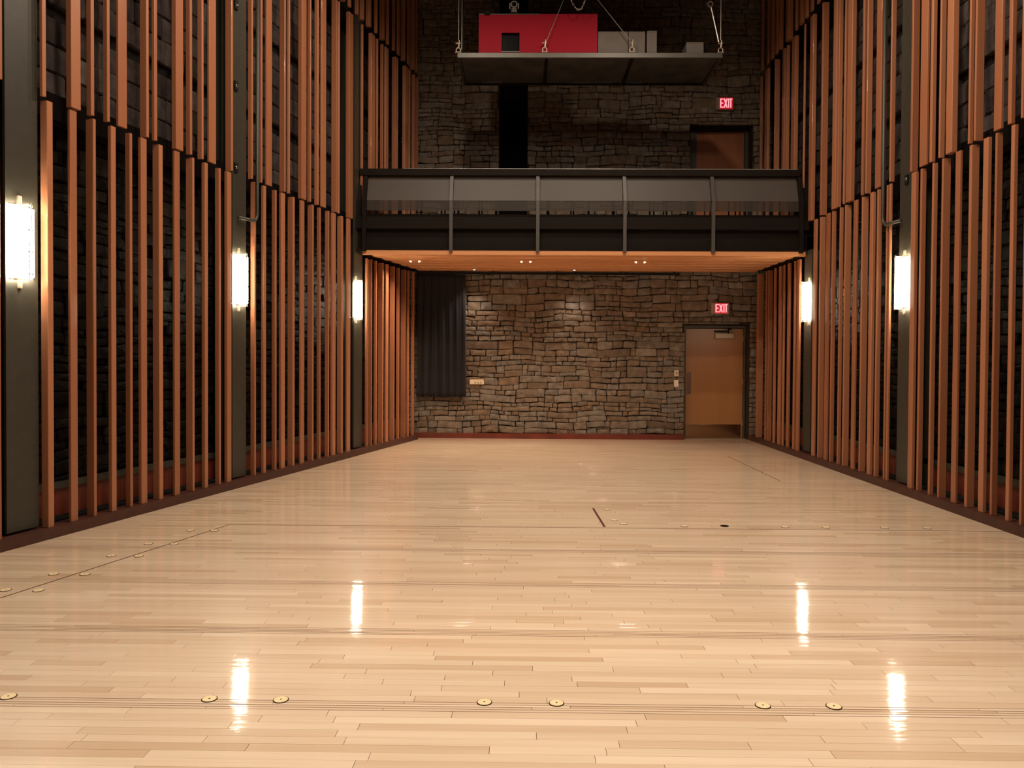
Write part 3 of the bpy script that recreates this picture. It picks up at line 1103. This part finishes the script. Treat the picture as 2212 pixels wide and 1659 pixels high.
PX = [-2.490, -1.128, 0.228, 1.585, 2.959, 4.325]
YL = YBAL - 0.03
for i, px in enumerate(PX):
    e = i in (0, 5)
    w = 0.026 if not e else 0.030
    pm = MB()
    prof = [(YL, 3.195), (YL + 0.05, 3.195), (YL + 0.05, 3.985), (YL + 0.19, 4.415), (YL + 0.14, 4.43), (YL, 3.995)]
    pm.prism(prof, 'x', px - w, px + w)
    bpart('guard_post', pm, 'post' if not e else 'steel_dark')
for s, px in ((-1, -2.60), (1, 4.43)):
    em = MB()
    em.prism([(YL + 0.06, 3.56), (YL + 0.5, 3.56), (YL + 0.5, 4.50), (YL + 0.20, 4.47), (YL + 0.06, 4.0)], 'x', px - 0.05, px + 0.05)
    bpart('end_plate', em, 'steel_dark')
for i in range(5):
    xa, xb = PX[i] + 0.032, PX[i + 1] - 0.032
    g1 = MB()
    g1.prism([(YL + 0.060, 4.000), (YL + 0.070, 3.998), (YL + 0.205, 4.412), (YL + 0.195, 4.415)], 'x', xa, xb)
    bpart('upper_glass', g1, 'glass')
    g2 = MB()
    g2.box((xa, YL + 0.058, 3.842), (xb, YL + 0.068, 3.994))
    bpart('lower_glass', g2, 'glass_thin_film')
cap = MB()
cap.cbox((-2.585, YBAL + 0.085, 4.405), (4.34, YBAL + 0.30, 4.512), 0.008)
bpart('top_rail', cap, 'steel_dark')
for (zz, yy) in ((4.513, YBAL + 0.10), (4.513, YBAL + 0.26)):
    ln = MB().box((-1.9, yy, zz), (4.30, yy + 0.010, zz + 0.006))
    bpart('rail_strip', ln, 'chrome')
hr = MB().tube([(-2.45, YBAL + 0.27, 4.30), (4.29, YBAL + 0.27, 4.30)], 0.024, 10)
bpart('reflected_strip', hr, 'rust', True)  # added tube imitates the reflected strip below the top rail


# soffit lights
def downlight(x, y, twin, label):
    root = tag(empty('soffit_downlight', (x, y, 3.178)), label, 'downlight', 'downlights in the balcony soffit')
    if twin:
        MB().cbox((-0.135, -0.035, -0.012), (0.135, 0.035, 0.0), 0.003).obj('trim_plate', 'soffit', root)
        for s in (-1, 1):
            cn = MB().cyl((0.095 * s, 0, -0.022), (0.060 * s, 0, -0.022), 0.004, 0.019, 12).obj('lamp_cone', 'lens', root)
    else:
        MB().cyl((0, 0, -0.010), (0, 0, 0.0), 0.05, seg=16).obj('trim_ring', 'alu', root)
        MB().cyl((0, 0.0, -0.016), (0, 0.0, -0.009), 0.022, seg=14).obj('lamp_lens', 'lens', root)
    return root


downlight(-1.82, 12.85, True, 'recessed twin downlight nearest the left end of the soffit')
downlight(0.05, 12.85, True, 'recessed twin downlight in the middle of the soffit')
downlight(1.97, 12.85, True, 'recessed twin downlight of the soffit nearest the exit door')
downlight(-0.90, 14.12, False, 'small round wall washer above the edge of the curtain')
downlight(0.95, 14.12, False, 'small round wall washer above the middle of the stone wall')


# ------------------------------------------------------------------ chairs up on the balcony
def make_chair():
    root = empty('stacking_chair')
    MB().cbox((-0.22, -0.21, 0.435), (0.22, 0.21, 0.475), 0.012).obj('seat', 'chairblack', root)
    bk = MB().cbox((-0.21, 0.205, 0.56), (0.21, 0.235, 0.80), 0.010).obj('backrest', 'chairblack', root)
    for sx in (-1, 1):
        MB().tube([(0.21 * sx, -0.19, 0.0), (0.20 * sx, -0.18, 0.44)], 0.013, 8).obj('leg', 'chairblack', root)
        MB().tube([(0.21 * sx, 0.24, 0.0), (0.20 * sx, 0.19, 0.44), (0.20 * sx, 0.22, 0.78)], 0.013, 8).obj('leg', 'chairblack', root)
    return root


def copy_tree(o, parent=None):
    c_ = o.copy()
    COL.objects.link(c_)
    if parent is not None:
        c_.parent = parent
    for ch in list(o.children):
        copy_tree(ch, c_)
    return c_


cx_ = [-1.55, -0.92, -0.25, 0.62, 1.30, 1.95, 2.58, 3.30, 3.88]
ordn = ['first', 'second', 'third', 'fourth', 'fifth', 'sixth', 'seventh', 'eighth', 'ninth']
ch0 = make_chair()
chairs = [ch0] + [copy_tree(ch0) for _ in cx_[1:]]
for c_, x, od in zip(chairs, cx_, ordn):
    c_.location = (x, 12.85 + rnd.uniform(-0.05, 0.05), 3.80)
    c_.rotation_euler = (0, 0, rnd.uniform(-0.08, 0.08))
    tag(c_, 'black chair behind the balcony glass, %s from the left end' % od, 'chair', 'chairs in a row on the balcony')


# ------------------------------------------------------------------ exit signs
def exit_sign(x0, x1, z0, z1, label):
    w, h = x1 - x0, z1 - z0
    root = tag(empty('exit_sign', ((x0 + x1) / 2, YB - 0.045, z0)), label, 'exit sign', 'lit exit signs on the stone wall')
    hs = MB().cbox((-w / 2, -0.05, 0), (w / 2, 0.045, h), 0.006).obj('housing', 'exit_body', root)
    pa, pb = -w / 2 + 0.195 * w, w / 2 - 0.07 * w
    pn = MB().box((pa, -0.053, 0.035 * h), (pb, -0.046, 0.97 * h)).obj('lit_panel', 'exit_panel', root)
    # letters E X I T built as flat strokes
    lh = 0.74 * h
    zb = 0.15 * h
    pw = pb - pa
    st = 0.020
    cells = [(0.05, 0.30), (0.32, 0.62), (0.655, 0.735), (0.755, 0.97)]

    def stroke(mb, pts):
        mb.prism(pts, 'y', -0.058, -0.0525)
    for ch, (a, b_) in zip('EXIT', cells):
        xa, xb = pa + pw * a, pa + pw * b_
        mb = MB()
        t_ = st * 0.9
        zt, zm = zb + lh, zb + lh / 2
        xm = (xa + xb) / 2
        if ch == 'E':
            stroke(mb, [(xa, zb), (xb, zb), (xb, zb + t_), (xa + st, zb + t_), (xa + st, zm - t_ / 2), (xb - 0.004, zm - t_ / 2), (xb - 0.004, zm + t_ / 2),
                        (xa + st, zm + t_ / 2), (xa + st, zt - t_), (xb, zt - t_), (xb, zt), (xa, zt)])
        elif ch == 'X':
            q = st * 1.15
            ww = xb - xa
            cxs = q / 2
            dz_ = q * lh / (2 * (ww - q))
            stroke(mb, [(xa, zb), (xa + q, zb), (xm, zm - dz_), (xb - q, zb), (xb, zb), (xm + cxs, zm), (xb, zt), (xb - q, zt), (xm, zm + dz_),
                        (xa + q, zt), (xa, zt), (xm - cxs, zm)])
        elif ch == 'I':
            stroke(mb, [(xa, zb), (xb, zb), (xb, zt), (xa, zt)])
        else:
            stroke(mb, [(xm - st / 2, zb), (xm + st / 2, zb), (xm + st / 2, zt - t_), (xb, zt - t_), (xb, zt), (xa, zt), (xa, zt - t_), (xm - st / 2, zt - t_)])
        mb.obj('letter', 'exit_letter', pn)
    return root


exit_sign(3.567, 3.902, 2.394, 2.604, 'red lit EXIT sign above the wooden door at floor level')
exit_sign(3.615, 3.950, 6.240, 6.467, 'red lit EXIT sign above the balcony door')

# ------------------------------------------------------------------ curtain and track
trk = tag(empty('curtain_track', (0.45, YB - 0.17, 3.115)), 'black curtain track along the top of the lower stone wall', 'curtain track')
MB().cbox((-2.40, -0.020, 0.0), (2.50, 0.020, 0.040), 0.004).obj('rail', 'black', trk)
for bx in (-2.2, -1.0, 0.2, 1.4, 2.4):
    MB().box((bx - 0.012, -0.012, 0.040), (bx + 0.012, 0.012, 0.062)).obj('hanger', 'black', trk)

cw = MB()
nx, nz = 120, 26
CX0, CX1, CZ0, CZ1 = -1.985, -1.085, 0.795, 3.105
rc = random.Random(3)
ph = [rc.uniform(0, 6.28) for _ in range(5)]


def fold(u, v):
    # v: 0 top .. 1 bottom ; gathered folds that deepen and drift downwards
    a = 0.012 + 0.030 * v
    u2_ = u + 0.02 * v * math.sin(5 * u + ph[0])
    f = math.sin(2 * math.pi * 6.5 * u2_ + ph[1] + 0.7 * v * math.sin(3 * u + ph[2]))
    f = math.copysign(abs(f) ** 0.6, f)
    return a * (0.75 * f + 0.35 * math.sin(2 * math.pi * 13.7 * u2_ + ph[3]) * (1 - 0.4 * v) + 0.25 * math.sin(2 * math.pi * 2.3 * u + ph[4]))


vs, fs = [], []
for k in range(nz + 1):
    v = k / nz
    for i in range(nx + 1):
        u = i / nx
        flare = 0.014 * v
        vs.append((CX0 + (CX1 - CX0) * u + (u - 0.35) * flare * 2.5 + 0.006 * math.sin(20 * u + 5 * v) * v, YB - 0.155 + fold(u, v),
                   CZ1 + (CZ0 - CZ1) * v + 0.006 * math.sin(2 * math.pi * 6.5 * u) * v))
for k in range(nz):
    for i in range(nx):
        a = k * (nx + 1) + i
        fs.append((a, a + 1, a + nx + 2, a + nx + 1))
cw.add(vs, fs)
cur = cw.obj('curtain', 'velvet', smooth=True)
sm = cur.modifiers.new('thickness', 'SOLIDIFY')
sm.thickness = 0.004
tag(cur, 'dark purple-black velvet curtain hanging at the left of the lower stone wall', 'curtain')


# ------------------------------------------------------------------ plates on the stone wall
def wall_plate(x0, x1, z0, z1, label, toggle):
    root = tag(empty('switch_plate', ((x0 + x1) / 2, YB - 0.040, (z0 + z1) / 2)), label, 'switch plate')
    w, h = (x1 - x0) / 2, (z1 - z0) / 2
    MB().cbox((-w, -0.008, -h), (w, 0.045, h), 0.003).obj('plate', 'plate', root)
    if toggle:
        MB().cbox((-w * 0.35, -0.020, -h * 0.45), (w * 0.35, -0.007, h * 0.45), 0.003).obj('toggle', 'exit_body', root)
    else:
        for s in (-1, 1):
            MB().cyl((0, -0.010, h * 0.7 * s), (0, -0.007, h * 0.7 * s), 0.004, seg=8).obj('screw', 'alu', root)


wall_plate(2.893, 2.973, 1.212, 1.325, 'upper ivory switch plate with a toggle beside the lower door', True)
wall_plate(2.890, 2.970, 1.010, 1.137, 'lower plain ivory plate beside the lower door', False)

bx = tag(empty('wall_outlet', (-0.865, YB - 0.042, 1.026)), 'wide brass socket panel on the stone wall beside the curtain', 'socket panel')
fr = MB().frame((-0.148, 0.148, 0.0, 0.124), (-0.136, 0.136, 0.012, 0.112), -0.012, 0.045)
fr.obj('bezel', 'brass', bx)
MB().box((-0.136, 0.004, 0.012), (0.136, 0.044, 0.112)).obj('face_plate', 'plate', bx)
for sx in (-0.035, 0.02, 0.075):
    MB().cyl((sx, -0.010, 0.040), (sx, 0.004, 0.040), 0.016, seg=14).obj('connector', 'chrome', bx)

# ------------------------------------------------------------------ floor plugs
PLUGS = [(-2.284, 3.345, 'first from the left end of the near groove'), (-1.382, 3.345, 'second along the near groove'),
         (-1.063, 3.345, 'third along the near groove'), (-0.159, 3.345, 'fourth along the near groove, left of the picture centre'),
         (0.160, 3.345, 'fifth along the near groove, right of the picture centre'), (1.068, 3.345, 'sixth along the near groove'),
         (1.379, 3.345, 'last to the right along the near groove'),
         (-3.346, 4.878, 'at the left edge outside the left seam, nearest the camera'), (-3.130, 4.878, 'inside the left seam, nearest the camera'),
         (-3.262, 5.250, 'outside the left seam, second from the camera'), (-3.042, 5.250, 'inside the left seam, second from the camera'),
         (-3.128, 5.747, 'outside the left seam, third from the camera'), (-2.915, 5.747, 'inside the left seam, third from the camera'),
         (-3.029, 6.129, 'outside the left seam, fourth from the camera'), (-2.820, 6.129, 'inside the left seam, fourth from the camera'),
         (-2.899, 6.622, 'outside the left seam, farthest from the camera'), (-2.690, 6.622, 'inside the left seam, farthest from the camera'),
         (0.865, 7.705, 'behind the red-brown slot, farthest of three'), (0.879, 7.196, 'beside the red-brown slot, middle of three'),
         (0.945, 7.037, 'beside the red-brown slot, nearest of three'), (1.490, 6.965, 'left of the open black socket by the cross seam'),
         (2.407, 6.965, 'first right of the open black socket by the cross seam'), (2.778, 6.965, 'second right of the open black socket by the cross seam'),
         (3.310, 6.965, 'third right of the open black socket by the cross seam'), (3.695, 6.965, 'fourth right of the open black socket, by the right wall')]
pl_disc = MB().cyl((0, 0, -0.015), (0, 0, 0.0035), 0.0305, seg=28).mesh('disc', 'cream')
pl_ring = MB().cyl((0, 0, -0.015), (0, 0, 0.0020), 0.0345, seg=28).mesh('ring', 'sub')
pl_hole = MB().cyl((0, 0, 0.0), (0, 0, 0.0042), 0.0042, seg=10).mesh('keyhole', 'black')
for (x, y, lb) in PLUGS:
    root = tag(empty('floor_plug', (x, y, 0)), 'round cream floor plug ' + lb, 'floor plug', 'round plugs set in the wooden floor')
    link('disc', pl_disc, root)
    link('ring', pl_ring, root)
    link('keyhole', pl_hole, root)
so = tag(empty('floor_socket', (1.862, 6.985, 0)), 'open black floor socket without its cover near the cross seam', 'floor socket')
MB().cyl((0, 0, -0.015), (0, 0, 0.0025), 0.036, seg=28).obj('opening', 'void', so)
MB().torus((0, 0, 0.002), (0, 0, 1), 0.037, 0.002, 28, 5).obj('rim', 'sub', so)

# ------------------------------------------------------------------ suspended platform
PY0, PY1 = 12.0, 13.22
px0, px1 = -1.045, 3.095
PZ = 6.235
plat = tag(empty('suspended_platform', ((px0 + px1) / 2, PY0, PZ)), 'wide shallow steel platform hung on wire ropes before the upper stone wall', 'platform')
W2 = (px1 - px0) / 2
D = PY1 - PY0
MB().cbox((-W2, 0.0, 0.0), (W2, 0.045, 0.078), 0.004).obj('front_rim', 'rim', plat)
MB().cbox((-W2, D - 0.045, 0.0), (W2, D, 0.078), 0.004).obj('rear_rim', 'steel_dark', plat)
for s in (-1, 1):
    MB().cbox((s * (W2 - 0.0225) - 0.0225, 0.0455, 0.0), (s * (W2 - 0.0225) + 0.0225, D - 0.0455, 0.078), 0.004).obj('side_rim', 'steel', plat)
for k in range(3):
    xa = -W2 + 0.05 + k * (2 * W2 - 0.10) / 3
    xb = -W2 + 0.05 + (k + 1) * (2 * W2 - 0.10) / 3
    MB().box((xa + 0.004, 0.05, 0.030), (xb - 0.004, D - 0.05, 0.045)).obj('floor_panel', 'mesh', plat)
    if k:
        MB().cbox((xa - 0.025, 0.046, 0.002), (xa + 0.025, D - 0.046, 0.029), 0.004).obj('cross_rib', 'steel_dark', plat)
for (a, b_) in ((-1.75, -1.40), (-0.30, 0.48), (0.60, 1.0)):  # pale strips stand in for highlights along the rear rim
    MB().box((a, D - 0.075, 0.020), (b_, D - 0.060, 0.029)).obj('highlight_strip', 'alu', plat)
TOP = PZ + 0.046


# red booth on the platform
def hx(px, Y=12.05):
    return (px - 1106) / 1646.0 * Y - 0.0135 * Y


rb = tag(empty('red_box', (0.30, 12.08, TOP)), 'crimson painted box with a square dark window on the hung platform', 'box')
rx0, rx1, rh = -0.718 - 0.30, 1.148 - 0.30, 0.655
wx0, wx1, wz0, wz1 = -0.355 - 0.30, -0.075 - 0.30, 0.085, 0.375
MB().frame((rx0, rx1, 0, rh), (wx0, wx1, wz0, wz1), 0, 0.02).obj('front_panel', 'red', rb)
for s, x in ((0, rx0), (1, rx1 - 0.02)):
    MB().box((x, 0.021, 0), (x + 0.02, 0.80, rh)).obj('side_panel', 'red', rb)
MB().box((rx0 + 0.021, 0.78, 0), (rx1 - 0.021, 0.80, rh)).obj('rear_panel', 'red', rb)
MB().box((rx0, 0.0, rh + 0.001), (rx1, 0.80, rh + 0.014)).obj('lid', 'red', rb)
MB().box((rx0, -0.006, rh + 0.001), (rx0 + 0.95, -0.001, rh + 0.014)).obj('lid_edge', 'rim', rb)
MB().box((wx0, 0.06, wz0), (wx1, 0.064, wz1)).obj('window_pane', 'dark_glass', rb)
MB().box((wx0 - 0.006, -0.012, wz0 - 0.016), (wx1 + 0.008, 0.055, wz0 - 0.001)).obj('window_sill', 'rim', rb)
MB().box((rx0 + 0.022, 0.10, 0.002), (rx1 - 0.022, 0.12, rh - 0.002)).obj('inner_panel', 'void', rb)
MB().cbox((rx0 + 0.085, -0.03, rh - 0.005), (rx0 + 0.175, 0.05, rh + 0.05), 0.006).obj('latch', 'black', rb)

# camera head on top of the red box
TB = TOP + 0.67
pc = tag(empty('pan_tilt_camera', (-0.165, 12.23, TB + 0.001)), 'silver ring-faced pan and tilt camera on the red box', 'camera')
MB().dome((0, 0, 0), 0.135, 0.075).obj('base', 'steel_dark', pc, True)
MB().cyl((0, 0, 0.07), (0, 0, 0.145), 0.055, 0.045, 14).obj('neck', 'chrome', pc)
hd = MB().cyl((0, -0.045, 0.195), (0, 0.05, 0.195), 0.058, seg=20).obj('head', 'steel', pc)
MB().torus((0, -0.048, 0.195), (0, 1, 0), 0.046, 0.011, 20, 6).obj('lens_ring', 'chrome', hd)
MB().cyl((0, -0.052, 0.195), (0, -0.046, 0.195), 0.038, seg=18).obj('lens', 'dark_glass', hd)
for s in (-1, 1):
    MB().cbox((s * 0.068 - 0.010, -0.025, 0.135), (s * 0.068 + 0.010, 0.025, 0.23), 0.005).obj('yoke_arm', 'chrome', pc)


# grey boxes
def carton(x0, x1, h, y, label, d=0.35):
    root = tag(empty('grey_box', ((x0 + x1) / 2, y, TOP)), label, 'box', 'grey boxes on the hung platform')
    w = (x1 - x0) / 2
    MB().cbox((-w, 0, 0), (w, d, h), 0.006).obj('body', 'greybox', root)
    MB().box((-w + 0.004, -0.004, h - 0.014), (w - 0.004, d + 0.003, h + 0.004)).obj('lid', 'greybox', root)
    return root


carton(hx(1286, 12.1), hx(1350.5, 12.1), 0.395, 12.10, 'wide grey box close against the red box on the platform')
carton(hx(1351.5, 12.1), hx(1387, 12.1), 0.395, 12.10, 'second wide grey box, beside the narrow upright grey box')
carton(hx(1391, 12.07), hx(1412, 12.07), 0.395, 12.07, 'narrow upright grey box with a light face on the platform', 0.3)
carton(hx(1475, 12.1), hx(1512, 12.1), 0.23, 12.10, 'low grey box alone near the right end of the platform')


# wire ropes, shackles, chain
def sling(name, pts, r, label, cat='wire rope', hook=None, mat='wire'):
    root = tag(empty(name, pts[0]), label, cat)
    o0 = Vector(pts[0])
    MB().tube([Vector(p) - o0 for p in pts], r, 6).obj('rope', mat, root)
    if hook is not None:
        h = Vector(hook) - o0
        sh = MB().torus(h + Vector((0, 0, 0.045)), (0, 1, 0), 0.036, 0.010, 12, 6).obj('shackle', 'rust', root, True)
        MB().cyl(h + Vector((-0.05, 0, 0.012)), h + Vector((0.05, 0, 0.012)), 0.010).obj('pin', 'rust', sh)
        tb = MB().cyl(h + Vector((0.005, 0, 0.085)), h + Vector((0.015, 0, 0.20)), 0.016, 0.010).obj('turnbuckle', 'rust', root)
        MB().cyl(h + Vector((-0.04, 0, 0.15)), h + Vector((0.035, 0, 0.155)), 0.012).obj('cross_pin', 'rust', tb)
    return root


Yr = PY0 + 0.02
ZT = 7.72
zr = PZ + 0.079


def P(px, py, Y=Yr):
    """a point on the plane y = Y given by the measured bearing"""
    d = fw + r2 * ((px - 1106) / FPX) - u2 * ((py - CYPX) / FPX)
    t = Y / d.y
    return Vector((0, 0, CAM_H)) + d * t


pA = Vector((hx(987), Yr, zr))
sling('wire_rope', [pA + Vector((0.0, 0, 0.20)), Vector((-1.01, Yr, 10.0))], 0.007,
      'upright wire rope at the left end of the hung platform', hook=pA)
sling('hanging_cable', [Vector((-0.965, Yr + 0.04, zr + 0.01)), Vector((-0.955, Yr + 0.04, 10.0))], 0.013,
      'thick dark cable hanging beside the left end rope of the platform', 'cable', mat='steel_dark')
sling('hanging_cable', [Vector((-0.985, Yr + 0.04, zr + 0.06)), Vector((-0.972, Yr + 0.04, 10.0))], 0.006,
      'thin pale cord beside the thick dark cable at the platform left end', 'cable', mat='wire')
pB = Vector((hx(1172), Yr - 0.02, zr))
apex = Vector((0.98, 12.1, 8.05))
sling('wire_rope', [pB + Vector((0.03, 0, 0.19)), apex], 0.006, 'slanting wire rope crossing in front of the red box', hook=pB)
pC = Vector((hx(1358), Yr - 0.02, zr))
apex2 = Vector((0.98, 12.1, 7.50))
sling('wire_rope', [pC + Vector((-0.03, 0, 0.19)), Vector((1.11, 12.05, 7.20)), Vector((0.86, 12.1, 7.78))], 0.006,
      'slanting wire rope in front of the wide grey boxes', hook=pC)
pD = Vector((hx(1547), Yr, zr))
sling('wire_rope', [pD + Vector((0.0, 0, 0.20)), Vector((3.06, Yr, 10.0))], 0.007, 'upright wire rope at the right end of the hung platform', hook=pD)
rod0 = pD + Vector((-0.03, 0.0, 0.17))
rod1 = Vector((hx(1526), Yr, 7.02))
rod = tag(empty('tie_rod', rod0), 'leaning steel tie rod with an eye, at the platform right end', 'tie rod')
MB().tube([Vector((0, 0, 0)), rod1 - rod0], 0.013, 8).obj('shaft', 'wire', rod)
MB().torus(rod1 - rod0 + Vector((-0.012, 0, 0.055)), (0, 1, 0), 0.040, 0.009, 14, 6).obj('eye', 'wire', rod)
# hoist chain loop above the red box: links
lp = [(0.69, 7.12), (0.71, 7.07), (0.735, 7.02), (0.765, 6.97), (0.80, 6.925), (0.84, 6.91), (0.88, 6.925), (0.905, 6.98), (0.925, 7.04), (0.945, 7.09), (0.97, 7.14), (1.0, 7.20), (1.04, 7.28)]
lp = [(0.45, 7.52), (0.53, 7.38), (0.61, 7.25)] + lp + [(1.10, 7.40), (1.16, 7.52)]
chn = tag(empty('hoist_chain', (lp[0][0], 11.85, lp[0][1])), 'slack pale chain loop hanging above the red box', 'chain')
pts = [Vector((x - lp[0][0], 0, z - lp[0][1])) for x, z in lp]
k = 0
dense = []
for a, b_ in zip(pts[:-1], pts[1:]):
    n = max(1, int((b_ - a).length / 0.03))
    for i in range(n):
        dense.append((a.lerp(b_, (i + 0.5) / n), (b_ - a).normalized()))
ch = MB()
for i, (p, d) in enumerate(dense):
    nrm = Vector((0, 1, 0)) if i % 2 else d.cross(Vector((0, 1, 0)))
    # stretched link: two half rings and straight sides approximated by a tube loop
    s_ = nrm.cross(d).normalized() * 0.010
    e_ = d * 0.020
    loop = [p - e_ + s_ * 0.6, p - e_ * 0.6 + s_, p + e_ * 0.6 + s_, p + e_ + s_ * 0.6, p + e_ - s_ * 0.6, p + e_ * 0.6 - s_, p - e_ * 0.6 - s_, p - e_ - s_ * 0.6, p - e_ + s_ * 0.6]
    ch.tube(loop, 0.0042, 4)
tag(ch.obj('chain_links', 'wire', chn), kind='stuff')
